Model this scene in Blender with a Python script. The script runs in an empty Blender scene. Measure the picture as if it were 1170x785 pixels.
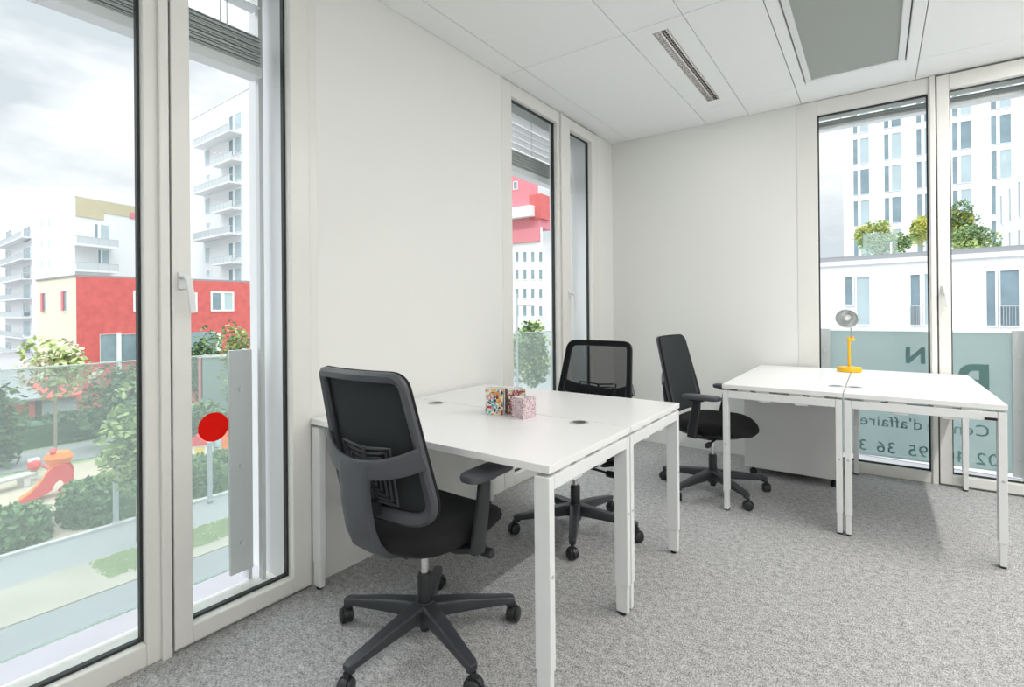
import bpy, bmesh, math, random
from mathutils import Vector, Matrix
random.seed(7)
PI = math.pi
COL = bpy.context.scene.collection

# ------------------------------------------------------------------ camera
CX, CY, CZ = 2.0247, -4.4671, 1.2
YAW, PITCH, ROLL, F, SY = 0.6218, 0.0016, -0.0085, 580.797, -38.8613
_f = Vector((-math.sin(YAW)*math.cos(PITCH), math.cos(YAW)*math.cos(PITCH), math.sin(PITCH)))
_r = Vector((math.cos(YAW), math.sin(YAW), 0)); _u = _r.cross(_f)
R_ = _r*math.cos(ROLL) + _u*math.sin(ROLL); U_ = -_r*math.sin(ROLL) + _u*math.cos(ROLL)
CAM = Vector((CX, CY, CZ))
cd = bpy.data.cameras.new('camera'); cam = bpy.data.objects.new('camera', cd); COL.objects.link(cam)
cd.sensor_width = 36; cd.lens = 36*F/1170; cd.shift_y = SY/1170; cd.clip_end = 500; cd.clip_start = .05
m = Matrix((R_, U_, -_f)).transposed().to_4x4(); m.translation = CAM
cam.matrix_world = m
bpy.context.scene.camera = cam

def ray(px, py):
    return _f + R_*((px-585)/F) - U_*((py-392.5-SY)/F)
def on_plane(ax, val, px, py):
    d = ray(px, py); return CAM + d*((val-CAM[ax])/d[ax])
def GD(px, d):                       # ground-plan point at survey bearing px, distance d
    v = ray(px, 354); v = CAM + v*d
    return Vector((v.x, v.y))

# ------------------------------------------------------------------ materials
def new_mat(name):
    m = bpy.data.materials.new(name); m.use_nodes = True
    return m, m.node_tree.nodes, m.node_tree.links
def pbr(name, col, rough=.5, metal=0, noise=0, nscale=20, bump=0, bscale=200, spec=.5, emit=None, es=0, coord='Object'):
    m, n, l = new_mat(name); b = n['Principled BSDF']
    b.inputs['Roughness'].default_value = rough; b.inputs['Metallic'].default_value = metal
    b.inputs['Specular IOR Level'].default_value = spec
    b.inputs['Base Color'].default_value = (*col, 1)
    tc = n.new('ShaderNodeTexCoord')
    nz = n.new('ShaderNodeTexNoise'); nz.inputs['Scale'].default_value = nscale; nz.inputs['Detail'].default_value = 4
    l.new(tc.outputs[coord], nz.inputs['Vector'])
    mx = n.new('ShaderNodeMix'); mx.data_type = 'RGBA'
    a = max(noise, .015)
    mx.inputs[6].default_value = (*[c*(1-a) for c in col], 1); mx.inputs[7].default_value = (*[min(1, c*(1+a)) for c in col], 1)
    l.new(nz.outputs['Fac'], mx.inputs[0]); l.new(mx.outputs[2], b.inputs['Base Color'])
    if bump:
        n2 = n.new('ShaderNodeTexNoise'); n2.inputs['Scale'].default_value = bscale; n2.inputs['Detail'].default_value = 3
        l.new(tc.outputs[coord], n2.inputs['Vector'])
        bp = n.new('ShaderNodeBump'); bp.inputs['Strength'].default_value = bump; bp.inputs['Distance'].default_value = .005
        l.new(n2.outputs['Fac'], bp.inputs['Height']); l.new(bp.outputs['Normal'], b.inputs['Normal'])
    if emit:
        b.inputs['Emission Color'].default_value = (*emit, 1); b.inputs['Emission Strength'].default_value = es
    return m
def glass(name, tint=(1, 1, 1), refl=.06, haze=0, hazecol=(.9, .95, .95), power=5):
    m, n, l = new_mat(name); n.remove(n['Principled BSDF']); out = n['Material Output']
    t = n.new('ShaderNodeBsdfTransparent'); t.inputs[0].default_value = (*tint, 1)
    g = n.new('ShaderNodeBsdfGlossy'); g.inputs['Roughness'].default_value = .02
    lw = n.new('ShaderNodeLayerWeight'); lw.inputs['Blend'].default_value = refl
    mx = n.new('ShaderNodeMixShader'); l.new(lw.outputs['Fresnel'], mx.inputs[0])
    last = t
    if haze:
        d = n.new('ShaderNodeBsdfTranslucent'); d.inputs[0].default_value = (*hazecol, 1)
        d2 = n.new('ShaderNodeBsdfDiffuse'); d2.inputs[0].default_value = (*hazecol, 1)
        ma = n.new('ShaderNodeMixShader'); ma.inputs[0].default_value = .35
        l.new(d.outputs[0], ma.inputs[1]); l.new(d2.outputs[0], ma.inputs[2])
        m2 = n.new('ShaderNodeMixShader'); m2.inputs[0].default_value = haze
        l.new(t.outputs[0], m2.inputs[1]); l.new(ma.outputs[0], m2.inputs[2]); last = m2
    l.new(last.outputs[0], mx.inputs[1]); l.new(g.outputs[0], mx.inputs[2]); l.new(mx.outputs[0], out.inputs[0])
    return m

M = {}
M['wall'] = pbr('wall_paint', (.825, .835, .815), .7, noise=.02, nscale=2, bump=.08, bscale=180)
M['ceil'] = pbr('ceiling_tile', (.93, .95, .955), .75, noise=.015, bump=.1, bscale=300)
M['ceilgap'] = pbr('ceiling_gap', (.5, .53, .54), .8)
M['frame'] = pbr('window_frame_white', (.80, .80, .77), .32, noise=.01)
M['framedark'] = pbr('window_joint_dark', (.18, .18, .17), .6)
M['gasket'] = pbr('black_gasket', (.02, .025, .025), .5)
M['desk'] = pbr('white_melamine', (.86, .865, .87), .28, noise=.01, nscale=60)
M['deskedge'] = pbr('pale_grey_edge', (.60, .61, .61), .4)
M['metalwhite'] = pbr('white_powder_coat', (.80, .82, .83), .3)
M['black'] = pbr('black_plastic', (.022, .024, .028), .38, bump=.1, bscale=500)
M['char'] = pbr('charcoal_plastic', (.07, .075, .088), .42, bump=.1, bscale=500)
M['base'] = pbr('dark_grey_plastic', (.042, .046, .054), .4, bump=.1, bscale=500)
M['fabric'] = pbr('black_fabric', (.007, .007, .009), .9, noise=.3, nscale=300, bump=.5, bscale=700)
M['chrome'] = pbr('chrome', (.8, .8, .8), .12, 1)
M['steel'] = pbr('brushed_steel', (.55, .56, .565), .45, .45, noise=.12, nscale=6)
M['alu'] = pbr('pale_aluminium', (.66, .68, .68), .38, .5, noise=.06, nscale=5)
M['shade'] = pbr('polished_shade', (.80, .83, .83), .22, .75)
M['postgrey'] = pbr('pale_grey_painted_steel', (.60, .61, .62), .45)
M['yellow'] = pbr('yellow_enamel', (.82, .47, .01), .32)
M['rubber'] = pbr('black_rubber', (.015, .015, .015), .7)
M['slat'] = pbr('blind_slat_grey', (.60, .63, .63), .5, .1)
M['white'] = pbr('white_render', (.70, .71, .72), .8, noise=.03, nscale=3)
M['offwhite'] = pbr('outdoor_white_panel', (.80, .81, .82), .6, noise=.02, nscale=2)
M['ledge'] = pbr('white_stone_ledge', (.78, .77, .75), .8, noise=.12, nscale=30, bump=.2, bscale=120)
M['panelgrey'] = pbr('pale_grey_laminate', (.70, .705, .70), .5)
M['grille'] = pbr('air_filter_grey', (.40, .43, .41), .9, bump=.3, bscale=900)
M['glass'] = glass('window_glass', (.97, .985, .98), .04)
M['balglass'] = glass('balustrade_glass', (.87, .915, .90), .10, haze=.19, hazecol=(.74, .80, .78))  # haze mixed into clear glass stands in for pale sky reflections
M['frost'] = glass('frosted_glass', (.70, .80, .79), .1, haze=.86, hazecol=(.58, .655, .65))
M['textgreen'] = glass('grey_green_vinyl', (.5, .7, .68), .02, haze=.8, hazecol=(.40, .55, .54))
M['edge'] = pbr('glass_edge_pale', (.80, .92, .90), .2)
# carpet: looped grey flecks
m, n, l = new_mat('grey_carpet'); b = n['Principled BSDF']; b.inputs['Roughness'].default_value = .95; b.inputs['Specular IOR Level'].default_value = .15
tc = n.new('ShaderNodeTexCoord'); a1 = n.new('ShaderNodeTexNoise'); a1.inputs['Scale'].default_value = 215; a1.inputs['Detail'].default_value = 3; a1.inputs['Roughness'].default_value = .7
a2 = n.new('ShaderNodeTexNoise'); a2.inputs['Scale'].default_value = 38; a2.inputs['Detail'].default_value = 4
mp = n.new('ShaderNodeMapping'); mp.inputs['Scale'].default_value = (1, .55, 1)
l.new(tc.outputs['Object'], mp.inputs[0]); l.new(mp.outputs[0], a1.inputs['Vector']); l.new(tc.outputs['Object'], a2.inputs['Vector'])
ad = n.new('ShaderNodeMath'); ad.operation = 'MULTIPLY_ADD'; ad.inputs[1].default_value = .3
l.new(a2.outputs['Fac'], ad.inputs[0]); l.new(a1.outputs['Fac'], ad.inputs[2])
cr = n.new('ShaderNodeValToRGB'); cr.color_ramp.elements[0].position = .50; cr.color_ramp.elements[0].color = (.17, .172, .175, 1)
cr.color_ramp.elements[1].position = .80; cr.color_ramp.elements[1].color = (.64, .64, .645, 1)
l.new(ad.outputs[0], cr.inputs[0]); l.new(cr.outputs[0], b.inputs['Base Color'])
bu = n.new('ShaderNodeBump'); bu.inputs['Strength'].default_value = .6; bu.inputs['Distance'].default_value = .004
l.new(ad.outputs[0], bu.inputs['Height']); l.new(bu.outputs[0], b.inputs['Normal'])
M['carpet'] = m
# chair net
m, n, l = new_mat('black_net'); n.remove(n['Principled BSDF']); out = n['Material Output']
t = n.new('ShaderNodeBsdfTransparent'); d = n.new('ShaderNodeBsdfDiffuse'); d.inputs[0].default_value = (.018, .02, .024, 1)
mx = n.new('ShaderNodeMixShader'); mx.inputs[0].default_value = .76
l.new(t.outputs[0], mx.inputs[1]); l.new(d.outputs[0], mx.inputs[2]); l.new(mx.outputs[0], out.inputs[0]); M['net'] = m
M['backcloth'] = pbr('slate_black_back_fabric', (.020, .025, .028), .85, bump=.4, bscale=900)
def dots(name, cols, scale, thr=.0):
    m, n, l = new_mat(name); b = n['Principled BSDF']; b.inputs['Roughness'].default_value = .5
    tc = n.new('ShaderNodeTexCoord'); v = n.new('ShaderNodeTexVoronoi'); v.inputs['Scale'].default_value = scale; v.inputs['Randomness'].default_value = .35
    l.new(tc.outputs['Object'], v.inputs['Vector'])
    s = n.new('ShaderNodeSeparateColor'); l.new(v.outputs['Color'], s.inputs[0])
    cr = n.new('ShaderNodeValToRGB'); cr.color_ramp.interpolation = 'CONSTANT'
    els = cr.color_ramp.elements
    els[0].color = (*cols[0], 1); els[1].position = 1/len(cols); els[1].color = (*cols[1], 1)
    for i, c in enumerate(cols[2:], 2):
        e = els.new(i/len(cols)); e.color = (*c, 1)
    l.new(s.outputs[0], cr.inputs[0]); l.new(cr.outputs[0], b.inputs['Base Color'])
    return m
M['dots1'] = dots('multicoloured_dots', [(.75, .72, .6), (.02, .35, .38), (.8, .25, .03), (.7, .7, .62), (.55, .04, .08), (.02, .03, .06), (.75, .5, .1), (.6, .35, .5), (.75, .75, .7), (.2, .45, .5)], 95)
M['dots2'] = dots('brown_and_cream_dots', [(.75, .68, .6), (.25, .06, .05), (.5, .32, .25), (.7, .6, .5), (.1, .05, .06), (.45, .12, .15), (.6, .5, .3)], 150)
M['dots3'] = dots('dusty_pink_pattern', [(.62, .45, .5), (.7, .58, .6), (.45, .28, .32), (.72, .62, .64)], 220)
# outdoors
M['cream'] = pbr('cream_render', (.72, .65, .56), .85, noise=.03, nscale=1)
M['beige'] = pbr('beige_render', (.50, .455, .32), .85, noise=.08, nscale=.7)
M['red'] = pbr('red_render', (.55, .125, .12), .85, noise=.25, nscale=2.2)
M['pink'] = pbr('pink_panel', (.62, .22, .26), .8)
M['winglass'] = pbr('facade_glass', (.22, .30, .34), .2, noise=.4, nscale=.8)
M['winblind'] = pbr('facade_pale_blind', (.42, .51, .54), .5, noise=.15, nscale=.9)
M['winframe'] = pbr('facade_window_frame', (.82, .83, .84), .6)
M['balrail'] = pbr('balcony_rail_grey', (.46, .49, .51), .5)
M['balpanel'] = pbr('balcony_pale_panel', (.50, .54, .56), .5)
M['roofgrey'] = pbr('parapet_grey', (.27, .275, .29), .8)
M['leaf'] = pbr('dark_green_leaf', (.06, .12, .06), .7, noise=.6, nscale=1.5)
M['leafmid'] = pbr('mid_green_leaf', (.12, .20, .085), .7, noise=.5, nscale=2)
M['leaflight'] = pbr('light_green_leaf', (.30, .38, .14), .7, noise=.4, nscale=2)
M['leafyellow'] = pbr('yellow_green_leaf', (.42, .41, .07), .7, noise=.35, nscale=2)
M['leafcream'] = pbr('cream_blossom', (.46, .45, .32), .7, noise=.3, nscale=2)
M['bark'] = pbr('pale_bark', (.30, .25, .20), .9, noise=.3, nscale=8)
M['sand'] = pbr('sand_ground', (.42, .35, .28), .95, noise=.08, nscale=.6)
M['asphalt'] = pbr('grey_asphalt', (.20, .20, .215), .9, noise=.08, nscale=.8)
M['path'] = pbr('pale_footpath', (.25, .25, .26), .9, noise=.05, nscale=.8)
M['earth'] = pbr('dry_earth', (.31, .28, .24), .95, noise=.18, nscale=.9)
M['grass'] = pbr('rough_grass', (.24, .30, .15), .95, noise=.3, nscale=1.2)
M['kerb'] = pbr('pale_kerb', (.48, .48, .48), .8)
M['toyred'] = pbr('red_plastic', (.72, .06, .07), .4)
M['toyorange'] = pbr('orange_plastic', (.85, .22, .03), .4)
M['toyblue'] = pbr('pale_blue_plastic', (.45, .62, .72), .4)
M['toyyellow'] = pbr('yellow_plastic', (.85, .6, .1), .4)
M['shedred'] = pbr('red_boards', (.62, .10, .09), .8, noise=.1, nscale=2)
M['shedgrey'] = pbr('grey_boards', (.40, .42, .45), .8, noise=.12, nscale=3)
M['teal'] = pbr('grey_teal_cladding', (.26, .34, .33), .7, noise=.05, nscale=2)
M['sticker'] = glass('red_vinyl_disc', (.9, .05, .04), .02, haze=.85, hazecol=(.95, .05, .035))

# ------------------------------------------------------------------ mesh helpers
def BM(): return bmesh.new()
def box(bm, x0, x1, y0, y1, z0, z1, mat=None):
    vs = [bm.verts.new(p) for p in ((x0,y0,z0),(x1,y0,z0),(x1,y1,z0),(x0,y1,z0),(x0,y0,z1),(x1,y0,z1),(x1,y1,z1),(x0,y1,z1))]
    if mat is not None:
        for v in vs: v.co = mat @ v.co
    for f in ((3,2,1,0),(4,5,6,7),(0,1,5,4),(1,2,6,5),(2,3,7,6),(3,0,4,7)): bm.faces.new([vs[i] for i in f])
    return bm
def rings(bm, loops, cap0=True, cap1=True):
    L = [[bm.verts.new(p) for p in lp] for lp in loops]; n = len(L[0])
    for a, b in zip(L, L[1:]):
        for i in range(n): bm.faces.new((a[i], a[(i+1) % n], b[(i+1) % n], b[i]))
    if cap0: bm.faces.new(L[0][::-1])
    if cap1: bm.faces.new(L[-1])
def lathe(bm, prof, seg=24, c=(0,0,0), mat=None):
    loops = [[Vector((c[0]+r*math.cos(2*PI*i/seg), c[1]+r*math.sin(2*PI*i/seg), c[2]+z)) for i in range(seg)] for r, z in prof]
    if mat is not None: loops = [[mat @ p for p in lp] for lp in loops]
    rings(bm, loops)
def tube(bm, pts, r, seg=8, closed=False):
    sweep(bm, pts, [(r*math.cos(2*PI*i/seg), r*math.sin(2*PI*i/seg)) for i in range(seg)], closed=closed)
def sweep(bm, pts, prof, side=None, closed=False, scales=None):
    pts = [Vector(p) for p in pts]; n = len(pts); loops = []; prev = None
    for i, p in enumerate(pts):
        if closed: t = pts[(i+1) % n]-pts[i-1]
        else: t = pts[min(i+1, n-1)]-pts[max(i-1, 0)]
        t.normalize()
        s = Vector(side) if side is not None else (prev if prev is not None else (Vector((0,0,1)) if abs(t.z) < .9 else Vector((1,0,0))))
        s = (s - t*s.dot(t)).normalized(); prev = s; w = t.cross(s)
        k = scales[i] if scales else (1, 1)
        loops.append([p + s*a*k[0] + w*b_*k[1] for a, b_ in prof])
    if closed:
        L = [[bm.verts.new(q) for q in lp] for lp in loops]; mm = len(prof)
        for i in range(n):
            a, b2 = L[i], L[(i+1) % n]
            for j in range(mm): bm.faces.new((a[j], a[(j+1) % mm], b2[(j+1) % mm], b2[j]))
    else: rings(bm, loops)
def rrect(w, h, r, k=3):
    o = []
    for cx, cy, a0 in ((w/2-r, h/2-r, 0), (-w/2+r, h/2-r, 90), (-w/2+r, -h/2+r, 180), (w/2-r, -h/2+r, 270)):
        for i in range(k+1):
            a = math.radians(a0+90*i/k); o.append((cx+r*math.cos(a), cy+r*math.sin(a)))
    return o
def obj(name, bm, mat, parent=None, bevel=0, smooth=False, loc=None, rotz=0, seg=2):
    bmesh.ops.recalc_face_normals(bm, faces=bm.faces)
    me = bpy.data.meshes.new(name); bm.to_mesh(me); bm.free()
    o = bpy.data.objects.new(name, me); COL.objects.link(o)
    if isinstance(mat, (list, tuple)):
        for q in mat: me.materials.append(M[q])
    else: me.materials.append(M[mat])
    if parent: o.parent = parent
    if loc: o.location = loc
    if rotz: o.rotation_euler = (0, 0, rotz)
    if smooth:
        for p in me.polygons: p.use_smooth = True
        try: me.set_sharp_from_angle(angle=math.radians(42))
        except Exception: pass
    if bevel:
        b = o.modifiers.new('bevel', 'BEVEL'); b.width = bevel; b.segments = seg; b.limit_method = 'ANGLE'; b.angle_limit = math.radians(40)
    return o
def thing(name, label, cat, loc=(0,0,0), rotz=0, group=None):
    o = bpy.data.objects.new(name, None); COL.objects.link(o); o.location = loc; o.rotation_euler = (0,0,rotz)
    o.empty_display_size = .1
    return tag(o, label, cat, group)
def tag(o, label, cat, group=None):
    o['label'] = label; o['category'] = cat
    if group: o['group'] = group
    return o
def struct(name, bm=None, mat=None, **k):
    if bm is None:
        o = bpy.data.objects.new(name, None); COL.objects.link(o)
    else: o = obj(name, bm, mat, **k)
    o['kind'] = 'structure'; return o
def dup(o, parent=None):
    c = o.copy(); COL.objects.link(c)
    if parent: c.parent = parent
    for ch in list(o.children): dup(ch, c)
    return c

# ------------------------------------------------------------------ room shell
H = 2.763; RX, FY = 4.3, -6.4; T = .42
bm = BM(); box(bm, 0, RX, FY, 0, -.2, 0); struct('floor', bm, 'carpet')
WIN_L = [(-4.52, -3.13), (-1.745, -.30)]
bm = BM()
for a, b in ((FY, -4.52), (-3.13, -1.745), (-.30, T)): box(bm, -T, 0, a, b, -.25, H+.4)
for a, b in WIN_L: box(bm, -T, 0, a, b, H+.005, H+.4); box(bm, -.285, 0, a, b, -.25, -.06)
struct('wall_left', bm, 'wall')
bm = BM()
for a, b in ((0, 1.535), (3.02, RX+.2)): box(bm, a, b, 0, T, -.25, H+.4)
box(bm, 1.535, 3.02, 0, T, H+.005, H+.4); box(bm, 1.535, 3.02, 0, .285, -.25, -.06)
struct('wall_back', bm, 'wall')
bm = BM(); box(bm, RX, RX+.2, FY, 0, -.2, H+.4); struct('wall_right', bm, 'wall')
bm = BM(); box(bm, -T, RX+.2, FY-.2, FY, -.2, H+.4); struct('wall_front', bm, 'wall')
# ceiling tiles
bm = BM(); box(bm, 0, RX, FY, 0, H+.25, H+.3)
xs = [0, .18, .87, 1.2, 1.57, 2.255, 2.94, 3.27, 3.64, RX]; ys = [0, -.35, -1.74, -3.13, -4.52, -5.91, FY]; g = .0018
LIGHTS = []; LW = {(2, 1): 2.5, (2, 4): 4, (6, 1): 31, (6, 2): 20, (6, 3): 17, (6, 4): 19}
for i in range(len(xs)-1):
    for j in range(len(ys)-1):
        x0, x1, y1, y0 = xs[i]+g, xs[i+1]-g, ys[j]-g, ys[j+1]+g
        if i == 4 and j == 1: continue
        if (i, j) in ((2, 1), (2, 4), (6, 1), (6, 2), (6, 3), (6, 4)):
            c = (x0+x1)/2+.012; ya, yb = y1-.13, y0+.085; LIGHTS.append((c, ya, yb, i, j))
            box(bm, x0, c-.046, y0, y1, H, H+.02); box(bm, c+.046, x1, y0, y1, H, H+.02)
            box(bm, c-.046, c+.046, ya, y1, H, H+.02); box(bm, c-.046, c+.046, y0, yb, H, H+.02)
        else: box(bm, x0, x1, y0, y1, H, H+.02)
struct('ceiling', bm, 'ceil', bevel=.0012, seg=1)
bm = BM(); box(bm, 0, 1.57, FY, 0, H+.13, H+.135); box(bm, 2.255, RX, FY, 0, H+.13, H+.135); box(bm, 1.57, 2.255, FY, -1.74, H+.13, H+.135)
struct('trim_1', bm, 'ceilgap')

# ceiling luminaires: one visible strip, the others unseen and added to brighten the room
M['tube'] = pbr('lamp_tube', (.9, .9, .88), .4, emit=(1, .96, .9), es=.9)
for k, (c, ya, yb, i, j) in enumerate(LIGHTS):
    vis = (i == 2 and j == 1)
    t = thing('ceiling_light', 'long slim recessed ceiling light with silver louvre grid' if vis else 'recessed louvre ceiling light out of view, added to brighten the room', 'light', (c, (ya+yb)/2, H), group=None if vis else 'unseen lights added as room fill')
    L = (ya-yb)/2
    bm = BM(); 
    for s in (-1, 1): box(bm, s*.044-.002, s*.044+.002, -L, L, 0, .07)
    box(bm, -.044, .044, -L, -L+.003, 0, .07); box(bm, -.044, .044, L-.003, L, 0, .07); box(bm, -.044, .044, -L, L, .068, .07)
    obj('housing', bm, 'chrome', t)
    bm = BM(); nb = 44
    for q in range(1, nb): yy = -L+2*L*q/nb; box(bm, -.042, .042, yy-.0012, yy+.0012, .002, .026)
    for xx in (-.014, .014): box(bm, xx-.001, xx+.001, -L, L, .002, .026)
    obj('louvre', bm, 'chrome', t)
    bm = BM(); tube(bm, [(0, -L+.03, .045), (0, L-.03, .045)], .008, 10); obj('lamp_tube', bm, 'tube', t, smooth=True)
    ld = bpy.data.lights.new('added_luminaire_fill', 'AREA'); ld.shape = 'RECTANGLE'; ld.size = .08; ld.size_y = 2*L  # added area light under each louvre, fills the room
    ld.energy = LW[(i, j)]; ld.color = (1, .965, .92)
    lo = bpy.data.objects.new('added_luminaire_fill', ld); COL.objects.link(lo); lo.parent = t; lo.location = (0, 0, -.002)

# ceiling air unit
t = thing('air_conditioner', 'large square white recessed ceiling air unit with grey filter panel', 'air conditioner', (1.9125, -1.045, H))
bm = BM(); X, Y = .34, .692
def ring_box(bm, x, y, wd, z0, z1):
    box(bm, -x, -x+wd, -y, y, z0, z1); box(bm, x-wd, x, -y, y, z0, z1); box(bm, -x+wd, x-wd, y-wd, y, z0, z1); box(bm, -x+wd, x-wd, -y, -y+wd, z0, z1)
ring_box(bm, X, Y, .062, -.006, .02); obj('outer_frame', bm, 'ceil', t, bevel=.006)
bm = BM(); ring_box(bm, .27, .622, .035, -.014, .01); obj('inner_frame', bm, 'metalwhite', t, bevel=.004)
bm = BM(); box(bm, -.236, .236, -.588, .588, -.004, .01); obj('filter_panel', bm, 'grille', t)
bm = BM(); box(bm, -X, X, -Y, Y, .05, .2); obj('casing', bm, 'ceilgap', t)

# ------------------------------------------------------------------ windows
class Wall:                      # u along the wall, n outward, z up
    def __init__(s, kind): s.k = kind
    def box(s, bm, u0, u1, z0, z1, n0, n1):
        if s.k == 'L': box(bm, -n1, -n0, u0, u1, z0, z1)
        else: box(bm, u0, u1, n0, n1, z0, z1)
    def p(s, u, z, n): return Vector((-n, u, z)) if s.k == 'L' else Vector((u, n, z))
WL, WB = Wall('L'), Wall('B')
def ringw(w, bm, u0, u1, z0, z1, wd, n0, n1, wb=None, wt=None):
    wb = wb or wd; wt = wt or wd
    w.box(bm, u0, u0+wd, z0, z1, n0, n1); w.box(bm, u1-wd, u1, z0, z1, n0, n1)
    w.box(bm, u0+wd, u1-wd, z0, z0+wb, n0, n1); w.box(bm, u0+wd, u1-wd, z1-wt, z1, n0, n1)
def make_window(idx, w, u0, u1, f0, f1, s0, s1, um, zt=2.668, zb=.075, handle_u=None, sashstrip=1):
    root = struct('window_%d' % idx)
    Z0, Z1 = 0.0, H-.002
    # fixed light frame
    bm = BM()
    w.box(bm, u0, f0, Z0, Z1, 0-.004, .07); w.box(bm, f1, um-.012, Z0, Z1, -.004, .07)
    w.box(bm, f0, f1, Z0, zb, -.004, .07); w.box(bm, f0, f1, zt, Z1, -.004, .07)
    obj('fixed_frame', bm, 'frame', root, bevel=.004)
    bm = BM(); w.box(bm, um-.038, um-.008, Z0, Z1, -.022, -.004); obj('mullion_cover', bm, 'frame', root, bevel=.004)
    bm = BM(); w.box(bm, um-.012, um, Z0, Z1, .01, .06); obj('shadow_joint', bm, 'framedark', root)
    e = u1-.045
    bm = BM()
    w.box(bm, um, s0, Z0+.012, Z1-.012, -.016, .055); w.box(bm, s1, e, Z0+.012, Z1-.012, -.016, .055)
    w.box(bm, s0, s1, Z0+.012, zb, -.016, .055); w.box(bm, s0, s1, zt-.004, Z1-.012, -.016, .055)
    sf = obj('sash_frame', bm, 'frame', root, bevel=.004)
    bm = BM(); w.box(bm, e+.003, u1, Z0, Z1, -.006, .07); obj('end_jamb', bm, 'frame', root, bevel=.003)
    # gaskets
    bm = BM(); ringw(w, bm, f0, f1, zb, zt, .009, .028, .05); obj('gasket', bm, 'gasket', root)
    bm = BM(); ringw(w, bm, s0, s1, zb, zt, .009, .024, .045); obj('gasket', bm, 'gasket', sf)
    bm = BM(); w.box(bm, f0+.004, f1-.004, zb+.004, zt-.004, .036, .042); obj('glass_pane', bm, 'glass', root)
    bm = BM(); w.box(bm, s0+.004, s1-.004, zb+.004, zt-.004, .032, .038); obj('glass_pane', bm, 'glass', sf)
    # lever handle
    bm = BM(); hu = handle_u
    w.box(bm, hu-.013, hu+.013, 1.285, 1.345, -.028, -.016)
    tp = [w.p(hu, 1.328, -.02), w.p(hu, 1.328, -.055), w.p(hu+.004, 1.32, -.064), w.p(hu+.012, 1.26, -.066), w.p(hu+.017, 1.20, -.066)]
    sweep(bm, tp, rrect(.022, .012, .005), side=(0, 1, 0) if w.k == 'L' else (1, 0, 0))
    obj('handle', bm, 'metalwhite', sf, bevel=.002)
    return root
make_window(1, WL, -4.52, -3.13, -4.41, -3.79, -3.65, -3.262, -3.711, handle_u=-3.682)
make_window(2, WL, -1.745, -.30, -1.632, -1.02, -.835, -.448, -.945, handle_u=-.872)
make_window(3, WB, 1.535, 3.02, 1.672, 2.322, 2.43, 2.86, 2.366, zt=2.655, handle_u=2.393)

# exterior ledge and reveal linings
def outside(idx, w, u0, u1, blind_n, zs0, zs1, fascia):
    bm = BM(); w.box(bm, u0, u1, -.06, -.001, .07, .285); struct('trim_%d' % idx, bm, 'ledge')
# outer sill strips
outside(2, WL, -4.52, -3.13, 0, 0, 0, 0); outside(3, WL, -1.745, -.30, 0, 0, 0, 0); outside(4, WB, 1.535, 3.02, 0, 0, 0, 0)
bm = BM()
for a, b in ((-3.215, -3.131), (-.365, -.301), (-1.744, -1.735), (-4.519, -4.50)): box(bm, -T, -.071, a, b, 0, H)
struct('trim_6', bm, 'offwhite')
bm = BM(); box(bm, 1.536, 1.60, .071, T, 0, H); box(bm, 2.96, 3.019, .071, T, 0, H); struct('trim_7', bm, 'offwhite')
# slat blinds
def blind(w, u0, u1, n, zs0, zs1, zbar, label, ztop, open_slats=(), guide=True):
    t = thing('outdoor_blind', label, 'blind', w.p((u0+u1)/2, zbar, n))
    off = w.p((u0+u1)/2, zbar, n)
    def o_(name, bm, mat, par=t, **k):
        bmesh.ops.translate(bm, vec=-off, verts=bm.verts); return obj(name, bm, mat, par, **k)
    bm = BM(); z = zs0; k = 0
    while z < zs1:
        dn = .004*math.sin(k*2.3); w.box(bm, u0+.005, u1-.005, z, z+.0042, n-.036+dn, n+.036+dn); z += .0085; k += 1
    o_('slat_stack', bm, 'slat')
    if open_slats:
        bm = BM()
        for z in open_slats: w.box(bm, u0+.005, u1-.005, z, z+.004, n-.036, n+.036)
        o_('open_slats', bm, 'metalwhite')
    bm = BM(); w.box(bm, u0, u1, zbar, zs0-.002, n-.04, n+.04); o_('bottom_bar', bm, 'metalwhite', bevel=.004)
    for f in (.12, .5, .88):
        uu = u0+(u1-u0)*f; bm = BM(); tube(bm, [w.p(uu, zs0, n-.03), w.p(uu, ztop, n-.03)], .0022, 6); o_('cord', bm, 'slat')
        bm = BM(); tube(bm, [w.p(uu, zs0, n+.03), w.p(uu, ztop, n+.03)], .0022, 6); o_('cord', bm, 'slat')
    bm = BM(); w.box(bm, u0, u1, ztop, ztop+.07, n-.045, n+.045); o_('head_box', bm, 'metalwhite', bevel=.003)
    if guide:
        for uu in (u0-.006, u1+.006):
            bm = BM(); w.box(bm, uu-.010, uu+.010, .0, ztop, n-.014, n+.014); o_('guide_rail', bm, 'alu', bevel=.002)
blind(WL, -4.49, -3.265, .24, 2.295, 2.425, 2.25, 'grey slat blind bunched up outside the large nearest left window', 2.69, (2.56,))
blind(WL, -1.70, -.42, .24, 2.30, 2.42, 2.25, 'grey slat blind half bunched outside the narrow window by the far corner', 2.69, (2.47, 2.52, 2.57, 2.62))
blind(WB, 1.66, 2.92, .215, 2.612, 2.650, 2.588, 'grey slat blind drawn up at the top of the back window', 2.69)
bm = BM(); box(bm, 1.54, 3.01, .15, .162, 2.652, H); struct('trim_5', bm, 'ceil', bevel=.003)

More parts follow.
